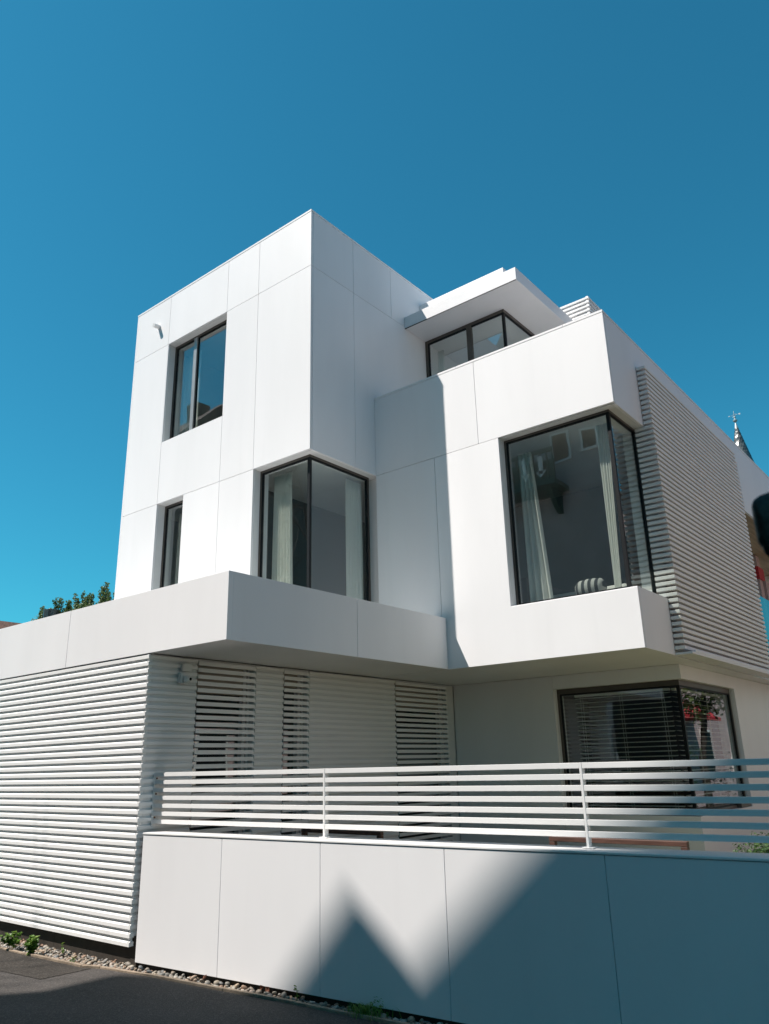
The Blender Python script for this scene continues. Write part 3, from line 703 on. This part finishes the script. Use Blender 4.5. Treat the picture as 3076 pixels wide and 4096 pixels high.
while x < 5.5:
    y0, y1 = kerb_y(x)+0.015, wall_y(x)
    y = y0 + rnd.uniform(0, 0.02)
    while y < y1:
        s = rnd.choice((0.012, 0.015, 0.018, 0.022, 0.026))
        pebble(x+rnd.uniform(-0.015, 0.015), y, -0.048+s*0.45+rnd.uniform(0, 0.008), s)
        y += s*rnd.uniform(1.6, 2.6)
    x += 0.034
x = -3.0
while x < 5.2:
    y0, y1 = kerb_y(x)+0.03, wall_y(x)-0.01
    s = rnd.choice((0.014, 0.018, 0.022, 0.027))
    pebble(x, rnd.uniform(y0, max(y0+0.001, y1)), -0.022+s*0.3, s)
    x += rnd.uniform(0.03, 0.075)
tag(mb.build('pebbles', 'pebble', smooth=True), 'strip of grey and ochre river pebbles along the foot of the walls', 'pebbles', kind='stuff')

def weed(c, h, spread, n, size, label, stems=6, m='leaf'):
    e = empty('weed', (c[0], c[1], -0.016), label, 'weed', 'weeds in the pebble strip')
    sb, lb = MB(), MB()
    for k in range(stems):
        a = rnd.uniform(0, 6.28); r = spread*rnd.uniform(0.3, 1); hh = h*rnd.uniform(0.5, 1)
        p0 = Vector((c[0], c[1], -0.05)); p2 = Vector((c[0]+r*math.cos(a), c[1]+r*math.sin(a)*0.7, hh)); p1 = (p0+p2)/2 + Vector((0, 0, hh*0.25))
        sb.tube([p0, p1, p2], [0.0025, 0.002, 0.0012], 5)
        for q in range(n):
            u = rnd.uniform(0.35, 1.0); p = p0*(1-u)**2 + p1*2*u*(1-u) + p2*u*u + rv()*0.018
            leaf_quad(lb, p, size*rnd.uniform(0.6, 1.3), Vector((0, 0, 1))+rv()*0.8, rv(), 0.3, 0.75)
    sb.build('stem', m, e); lb.build('foliage', m, e)
weed((-1.30, -2.53), 0.15, 0.12, 20, 0.058, 'leafy green weed at the kerb, the largest one under the slatted wall', 9)
weed((-1.72, -2.53), 0.14, 0.15, 20, 0.055, 'leafy green weed at the left edge of the pebble strip', 8)
weed((-1.02, -2.37), 0.10, 0.03, 5, 0.034, 'single small round-leaved weed standing among the pebbles', 2)
weed((-0.62, -2.50), 0.025, 0.04, 6, 0.018, 'tiny low weed in front of the thin kerb edging', 5)
weed((2.02, -2.16), 0.075, 0.02, 5, 0.03, 'little upright weed at the foot of the low wall in its shadow', 2)
e = empty('grass_clump', (2.72, -2.17, -0.016), 'tuft of green grass at the kerb in the shaded foot of the low wall', 'grass tuft')
gb = MB()
for k in range(260):
    a = rnd.uniform(0, 6.28); r0 = abs(rnd.gauss(0, 0.06)); b = Vector((2.72+1.9*r0*math.cos(a), -2.175+0.8*r0*math.sin(a), -0.016)); L = rnd.uniform(0.04, 0.10); a2 = rnd.uniform(0, 6.28)
    t1 = b + Vector((math.cos(a2)*L*0.35, math.sin(a2)*L*0.3, L*0.6)); t2 = b + Vector((math.cos(a2)*L*0.9, math.sin(a2)*L*0.7, L*0.75))
    s = Vector((-math.sin(a2), math.cos(a2), 0))*0.002
    i = len(gb.v); gb.v += [tuple(b-s), tuple(b+s), tuple(t1+s), tuple(t1-s), tuple(t2)]; gb.f += [(i, i+1, i+2, i+3), (i+3, i+2, i+4)]
tag(gb.build('blades', 'leaf', e), kind='stuff')
gb = MB(); clump(gb, (2.80, -2.15, 0.05), 0.06, 60, 0.018); gb.build('foliage', 'leaf', e)
for (px, py, lab) in ((0.98, -2.22, 'upright reddish dry leaf against the wall foot left of the pair'), (1.63, -2.17, 'red-brown dry leaf lying crumpled on the pebbles below the wall seam'), (1.70, -2.175, 'red-brown dry leaf propped on the pebbles, right of the crumpled one')):
    mb = MB(); leaf_quad(mb, Vector((px, py, 0.012)), 0.055, (rnd.uniform(-.5, .5), -1, rnd.uniform(0.2, 0.9)), (rnd.uniform(-1.2, 1.2), 0, 0.7), 0.9, 0.75)
    o = mb.build('dry_leaf', 'dry'); m = o.modifiers.new('thick', 'SOLIDIFY'); m.thickness = 0.001
    tag(o, lab, 'leaf', 'dry leaves on the pebbles')

# ================================================================== terrace plants, far roof, spire
def shrub(cx, y, zt_, wdt, hgt, n, label, m='shrub', pot=True):
    n = int(n*1.5)
    e = empty('terrace_shrub', (cx, y, 3.05), label, 'shrub', 'potted shrubs on the garage terrace')
    fb = MB(); bb = MB()
    for k in range(7):
        bx = cx+rnd.uniform(-.5, .5)*wdt; top = Vector((bx, y+rnd.uniform(-.12, .12), zt_-hgt*rnd.uniform(0, .55)))
        if k == 0: top = Vector((cx, y, zt_))
        base = Vector((cx, y, 3.5)); mid = (base+top)/2 + Vector((rnd.uniform(-.1, .1), 0, 0.1))
        bb.tube([base, mid, top], [0.012, 0.008, 0.003], 5)
        for q in range(n):
            u = rnd.uniform(0.35, 1.0); p = base*(1-u)**2 + mid*2*u*(1-u) + top*u*u
            r_ = 0.12*(1.15-u)+0.02; p = p + rv()*r_
            leaf_quad(fb, p, 0.055*rnd.uniform(.6, 1.3), rv()+Vector((0, -.3, .5)), rv(), 0.3, 0.6)
    clump(fb, (cx, y, zt_-0.42), wdt*0.75, n*3, 0.055, 1.0)
    fb.build('foliage', m, e); bb.build('branch', 'bark', e)
    if pot:
        pb = MB(); pb.lathe([(0.0, 0.0), (0.15, 0.0), (0.19, 0.5), (0.17, 0.5), (0.15, 0.42), (0.0, 0.42)], (cx, y, 3.05), 20); pb.build('pot', 'iron', e)
yS = 0.6
shrub(-7.95, yS, 4.84, 0.35, 0.5, 130, 'bushy green terrace shrub at the far left, above the parapet edge')
shrub(-7.36, yS, 4.93, 0.22, 0.5, 90, 'thin upright terrace shoot right of the leftmost shrub')
shrub(-6.95, yS, 4.80, 0.30, 0.4, 110, 'low terrace shrub right of the thin shoot')
shrub(-6.50, yS, 4.90, 0.30, 0.45, 130, 'dense dark terrace shrub in the middle of the row')
shrub(-6.20, yS, 4.83, 0.40, 0.4, 150, 'yellow-green bushy terrace shrub right of the middle one')
shrub(-5.72, yS, 4.97, 0.18, 0.5, 110, 'tallest terrace shrub with an upright spike near the tower')
shrub(-5.42, yS, 4.77, 0.25, 0.4, 110, 'terrace shrub half hidden by the tower edge')
tb = MB(); tb.lathe([(0.0, 0.0), (0.13, 0.0), (0.16, 0.62), (0.145, 0.62), (0.13, 0.55), (0.0, 0.55)], (-7.20, yS-0.2, 4.01), 20)
tb.box(-7.33, -7.07, yS-0.33, yS-0.07, 3.05, 4.01)
tag(tb.build('planter_pot', 'iron', bevel=0.004), 'dark round pot raised on a stand among the terrace shrubs', 'pot')
fh = empty('far_house', (-32, 12, 0), 'distant house with a brown tiled roof at the far left edge', 'house')
mb = MB(); mb.box(-42, -25.0, 9.3, 18, 0, 6.8); mb.build('wall', 'cream', fh)
mb = MB(); mb.prism([(-44, 6.9), (-24.0, 6.9), (-23.4, 7.36), (-30.0, 8.60), (-38.0, 8.62)], 'y', 9.0, 17.5)
rf = mb.build('roof', 'tile', fh)
mb = MB()
for k in range(40): mb.tube([(-38+k*0.36, 8.93, 7.0), (-38+k*0.36, 8.99, min(8.5, 7.3+(39-k)*0.05))], 0.10, 6)
mb.build('eave_tiles', 'tile', rf)

tw = empty('church_turret', (-5.74, 51.7, 0), 'grey scale-slated conical turret roof with a weathervane beyond the house', 'turret')
mb = MB(); mb.lathe([(1.35, 0), (1.35, 18.5), (1.5, 18.6), (1.5, 18.75)], (-5.74, 51.7, 0), 32); mb.build('wall', 'cream', tw)
mb = MB()
z0c, z1c, r0c = 18.7, 25.25, 1.55; rows = 46
for k in range(rows):
    za = z0c+(z1c-z0c)*k/rows; zb = z0c+(z1c-z0c)*(k+1.35)/rows
    ra = r0c*(1-(za-z0c)/(25.75-z0c)); rb = r0c*(1-(zb-z0c)/(25.75-z0c)); nseg = max(8, int(2*math.pi*ra/0.19))
    for j in range(nseg):
        a0 = 2*math.pi*(j+0.5*(k % 2))/nseg; a1 = a0+2*math.pi/nseg*0.96; jit = rnd.uniform(0, 0.012)
        mb.face([(-5.74+(ra+0.012+jit)*math.cos(a0), 51.7+(ra+0.012+jit)*math.sin(a0), za), (-5.74+(ra+0.012+jit)*math.cos(a1), 51.7+(ra+0.012+jit)*math.sin(a1), za),
                 (-5.74+rb*math.cos(a1), 51.7+rb*math.sin(a1), zb), (-5.74+rb*math.cos(a0), 51.7+rb*math.sin(a0), zb)])
mb.lathe([(r0c-0.02, z0c), (0.09, z1c)], (-5.74, 51.7, 0), 32)
mb.build('roof', 'slate', tw)
mb = MB(); mb.lathe([(0.14, 25.2), (0.12, 25.3), (0.05, 25.68), (0.05, 25.72), (0.15, 25.80), (0.17, 25.88), (0.06, 25.97), (0.05, 26.05), (0.09, 26.1), (0.03, 26.18), (0.02, 26.65), (0.0, 26.66)], (-5.74, 51.7, 0), 16)
wv_ = mb.build('finial', 'zinc', tw, smooth=False)
mb = MB()
mb.tube([(-5.74, 51.35, 26.3), (-5.74, 52.05, 26.3)], 0.012, 5); mb.tube([(-6.12, 51.7, 26.3), (-5.36, 51.7, 26.3)], 0.012, 5)
mb.box(-5.42, -5.30, 51.69, 51.71, 26.25, 26.36); mb.box(-6.16, -6.06, 51.69, 51.71, 26.27, 26.34)
mb.tube([(-5.9, 51.7, 26.15), (-5.74, 51.7, 26.22), (-5.58, 51.7, 26.4)], 0.012, 5)
mb.build('weathervane', 'zinc', wv_)

# ================================================================== across the street: what shades the wall and mirrors in the glass
YV = -10.5
vl = empty('timber_villa', (-1, -14, 0), 'tall gabled villa with green timber balcony across the street from the white house', 'house')
mb = MB()
prof = [(-7.15, 0.0), (-7.15, 13.2), (-6.62, 14.4), (-6.65, 15.0), (-7.2, 16.3), (-7.0, 16.62), (-6.05, 16.73), (-5.17, 17.9), (-4.63, 17.50), (-3.08, 19.18), (0.6, 23.0), (4.3, 19.2), (9.5, 19.2), (9.5, 0)]
mb.prism([(x, z) for x, z in prof], 'y', YV-9, YV)
wl = mb.build('wall', 'villa', vl)
def vbox(name, m, par, *b):
    q = MB(); q.box(*b); return q.build(name, m, par)
for (x0, x1, z0, z1) in ((-2.85, -2.35, 10.45, 11.25), (-1.85, -1.45, 10.6, 11.15), (-5.6, -4.8, 10.2, 11.6), (-5.6, -4.8, 6.6, 8.2), (0.4, 1.4, 9.8, 11.4), (0.4, 1.4, 6.4, 8.2), (3.4, 4.4, 9.8, 11.4), (3.4, 4.4, 6.4, 8.2), (-5.6, -4.7, 13.2, 14.6), (-2.2, -1.2, 14.0, 15.6), (1.8, 2.8, 14.0, 15.6), (-0.4, 0.6, 17.0, 18.6)):
    q = MB(); q.box(x0-0.08, x1+0.08, YV+0.0, YV+0.05, z0-0.08, z1+0.08); f_ = q.build('window', 'whitewood', vl)
    vbox('pane', 'gasket', f_, x0, x1, YV+0.051, YV+0.06, z0, z1)
bl = MB()
bl.box(-4.9, -2.45, YV, YV+1.0, 9.38, 9.52); bl.box(-4.9, -2.45, YV+0.95, YV+1.02, 10.40, 10.50)
for k in range(13): bl.box(-4.9+k*0.2, -4.9+k*0.2+0.05, YV+0.96, YV+1.0, 9.52, 10.40)
bl.box(-4.9, -2.45, YV+0.9, YV+0.94, 9.52, 10.2)
for x in (-4.8, -2.85): bl.prism([(YV, 8.7), (YV+0.12, 8.7), (YV+0.9, 9.36), (YV, 9.36)], 'x', x, x+0.14)
bal = bl.build('balcony', 'green', vl)
bl = MB()
for k in range(4): x = -4.55+k*0.55; bl.box(x, x+0.12, YV+1.02, YV+1.05, 9.75, 10.3); bl.hexa([(x-.1, YV+1.02, 9.85), (x+.22, YV+1.02, 9.85), (x+.22, YV+1.05, 9.85), (x-.1, YV+1.05, 9.85), (x+.05, YV+1.02, 9.62), (x+.07, YV+1.02, 9.62), (x+.07, YV+1.05, 9.62), (x+.05, YV+1.05, 9.62)])
bl.build('fretwork', 'whitewood', bal)
vbox('ground_bay', 'whitewood', vl, -5.6, -3.5, YV, YV+0.12, 0.3, 2.65)
vbox('planter_box', 'red', vl, -4.33, -4.04, YV+0.13, YV+0.35, 2.05, 2.34)
vbox('doorway', 'gasket', vl, -3.4, 3.0, YV+0.001, YV+0.02, 0.0, 5.2)
pf = empty('picket_fence', (-4.4, YV+1.2, -0.02), 'pale picket fence in front of the timber villa', 'fence')
mb = MB()
for k in range(26):
    x = -6.2+k*0.13; mb.prism([(x, 0.0), (x+0.07, 0.0), (x+0.07, 1.75), (x+0.035, 1.9), (x, 1.75)], 'y', YV+1.2, YV+1.22)
mb.box(-6.25, -2.9, YV+1.221, YV+1.25, 0.5, 0.56); mb.box(-6.25, -2.9, YV+1.221, YV+1.25, 1.4, 1.46)
mb.build('pickets', 'whitewood', pf)
# hip-roofed neighbour seen in the top window, tower block far behind, bare tree
nb = empty('pitched_roof_house', (-33, -18, 0), 'pitched roof house further along the street opposite, mirrored in the top window', 'house')
mb = MB(); mb.box(-42, -24.3, -22, -14, -0.05, 17.2); mb.build('wall', 'tower', nb)
mb = MB(); mb.prism([(-22.6, 16.9), (-13.4, 16.9), (-13.4, 17.2), (-18, 21.2), (-22.6, 17.2)], 'x', -42.3, -24.0)
mb.build('roof', 'tile', nb)
mb = MB(); mb.box(-27.6, -26.6, -18.5, -17.6, 18.8, 21.9); mb.build('chimney', 'tile', nb)
ap = empty('apartment_tower', (-80, -75, 0), 'dark apartment tower with stacked balconies far down the street', 'apartment block')
mb = MB(); mb.box(-95, -75.0, -90, -70, 0, 52); mb.build('wall', 'tower', ap)
for k in range(15):
    z = 6+k*2.8; mb = MB(); mb.prism([(-95, -70), (-75.0, -70), (-73.2, -72.0), (-72.3, -71.2), (-73.2, -69.2), (-76, -67.6), (-95, -67.6)], 'z', z, z+1.1); mb.build('balcony', 'tower', ap)
def bare_tree(c, h, label, seed):
    rg = random.Random(seed)
    e = empty('bare_tree', (c[0], c[1], -0.02), label, 'tree')
    tb = MB(); bb = MB()
    def grow(p, d, L, r, lv):
        q = p + d*L; mid = (p+q)/2 + rv(rg)*L*0.08
        (tb if lv < 1 else bb).tube([p, mid, q], [r, r*0.85, r*0.68], 6 if lv < 3 else 4, cap=False)
        if lv >= 7: return
        for k in range(3 if lv in (0, 2, 4) else 2):
            nd = (d + rv(rg)*0.8 + Vector((0, 0, 0.10))).normalized(); grow(q, nd, L*rg.uniform(0.66, 0.86), r*0.62, lv+1)
    grow(Vector((c[0], c[1], -0.02)), Vector((0, 0, 1)), h*0.27, h*0.014, 0)
    tb.build('trunk', 'bark', e); bb.build('branches', 'bark', e)
bare_tree((-11.5, -11.2), 15.5, 'bare twiggy tree standing across the street beside the villa', 5)
# down the street to the right: pink house with red awning and leafy tree, mirrored in the right hand pane
ph = empty('pink_house', (15, 12, 0), 'long pale pink house with a red awning facing the white house on its right', 'house')
mb = MB(); mb.box(10.0, 20, -3, 34, -0.05, 10.5); mb.build('wall', 'pink', ph)
mb = MB(); mb.hexa([(9.75, -3.3, 10.5), (20.3, -3.3, 10.5), (20.3, 34.3, 10.5), (9.75, 34.3, 10.5), (14.5, -3.3, 13), (15.5, -3.3, 13), (15.5, 34.3, 13), (14.5, 34.3, 13)]); mb.build('roof', 'tile', ph)
mb = MB(); mb.hexa([(8.9, 20.6, 2.95), (10, 20.6, 3.0), (10, 24.0, 3.0), (8.9, 24.0, 2.95), (8.9, 20.6, 3.05), (10, 20.6, 3.75), (10, 24.0, 3.75), (8.9, 24.0, 3.05)]); mb.build('awning', 'red', ph)
for k in range(9):
    for z0_ in (1.0, 4.3, 7.4):
        y_ = -1.0+k*3.7
        q = MB(); q.box(9.93, 10.0, y_, y_+1.1, z0_, z0_+1.7); f_ = q.build('window', 'whitewood', ph)
        vbox('pane', 'gasket', f_, 9.92, 9.929, y_+0.08, y_+1.02, z0_+0.08, z0_+1.62)
lt = empty('street_tree', (6.5, 15, 0), 'leafy green tree beside the street down to the right', 'tree')
mb = MB(); mb.tube([(6.9, 15, -0.05), (6.85, 15, 1.6), (6.7, 15, 2.6), (6.5, 15, 4.2)], [0.12, 0.10, 0.08, 0.03], 8); mb.build('trunk', 'bark', lt)
mb = MB()
for k in range(60): v = rv(); clump(mb, (6.6+v.x*1.1, 15+v.y*1.0, 3.9+v.z*1.3), 0.36, 60, 0.14)
mb.build('crown', 'shrub', lt)
hg = empty('street_hedge', (8, 13, 0), 'clipped hedge along the street to the right of the house', 'hedge')
mb = MB()
for k in range(60): clump(mb, (4.8+k*0.11, 13+rnd.uniform(-.2, .2), rnd.uniform(0.3, 1.8)), 0.3, 45, 0.06)
mb.build('foliage', 'hedge', hg)

# ================================================================== branch of a shrub poking in from the right, close by
bt = empty('evergreen_branch', (7.25, -6.3, -0.02), 'dark blurred evergreen leaf tip poking in at the right edge, close to the viewer', 'branch')
mb = MB(); mb.tube([(7.3, -6.25, -0.02), (7.26, -6.2, 1.0), (7.2, -6.12, 1.7), (7.05, -6.08, 2.1), (6.85, -6.04, 2.05), (6.735, -6.04, 1.99)], [0.025, 0.022, 0.018, 0.010, 0.006, 0.004], 8)
mb.build('stem', 'bark', bt, smooth=True)
def big_leaf(c, up, nrm, L, wd):
    up = Vector(up).normalized(); nrm = Vector(nrm).normalized(); s = up.cross(nrm).normalized(); mb = MB(); n_, w_ = 14, 6
    for i in range(n_+1):
        u = i/n_; hw = wd*(0.5*(math.sin(math.pi*(0.04+0.92*u)))**0.45)
        for j in range(w_+1):
            x = (j/w_-0.5)*2; p = Vector(c) + up*L*(u-0.5) + s*hw*x + nrm*(0.012*x*x - 0.01*math.sin(u*3))
            mb.v.append(tuple(p))
    for i in range(n_):
        for j in range(w_): k = i*(w_+1)+j; mb.f.append((k, k+1, k+w_+2, k+w_+1))
    o = mb.build('leaf', 'darkleaf', bt, smooth=True); m = o.modifiers.new('thick', 'SOLIDIFY'); m.thickness = 0.004
cm = sc.camera.matrix_world
def leaf_pt(x, y, d):                      # leaf outline laid out in the leaf's own plane, 1 m from where the viewer stands
    v = Vector(((2926+x/5.533-1538)/3093.64, (2048-(1900+y/5.53))/3093.64, -1))
    return cm @ (v*d)
ol = [(830, 378), (760, 405), (700, 424), (620, 455), (560, 500), (500, 545), (465, 600), (442, 690), (450, 780), (462, 850), (478, 950), (490, 1050), (515, 1150), (535, 1250), (556, 1370), (575, 1480), (625, 1560), (690, 1625), (720, 1710), (770, 1770), (830, 1815), (1000, 1900), (1180, 1860), (1300, 1600), (1340, 1200), (1300, 800), (1180, 520), (1000, 390)]
mb = MB(); cx_ = sum(p[0] for p in ol)/len(ol); cy_ = sum(p[1] for p in ol)/len(ol); rings = [(1.0, 0.0), (0.97, 0.006), (0.85, 0.014), (0.6, 0.022), (0.3, 0.027)]
n_ = len(ol)
for sgn in (-1, 1):
    base = len(mb.v)
    for sc_, dz in rings:
        for x, y in ol: mb.v.append(tuple(leaf_pt(cx_+(x-cx_)*sc_, cy_+(y-cy_)*sc_, 1.0+sgn*dz*0.5 + (0.0005*sgn if sc_ == 1 else 0))))
    mb.v.append(tuple(leaf_pt(cx_, cy_, 1.0+sgn*0.014)))
    for r_ in range(len(rings)-1):
        for j in range(n_): mb.f.append((base+r_*n_+j, base+r_*n_+(j+1) % n_, base+(r_+1)*n_+(j+1) % n_, base+(r_+1)*n_+j))
    for j in range(n_): mb.f.append((base+(len(rings)-1)*n_+j, base+(len(rings)-1)*n_+(j+1) % n_, base+len(rings)*n_))
h_ = len(mb.v)//2
for j in range(n_): mb.f.append((j, (j+1) % n_, h_+(j+1) % n_, h_+j))
mb.build('leaf', 'darkleaf', bt, smooth=True)
for k in range(7):
    big_leaf((7.0+0.05*k, -6.1+rnd.uniform(-.06, .06), 1.9+rnd.uniform(-.25, .25)), rv()+Vector((0, 0, 1)), rv()+Vector((0, -1, 0)), 0.12, 0.07)

for o in bpy.data.objects:
    if '_off' in o: del o['_off']
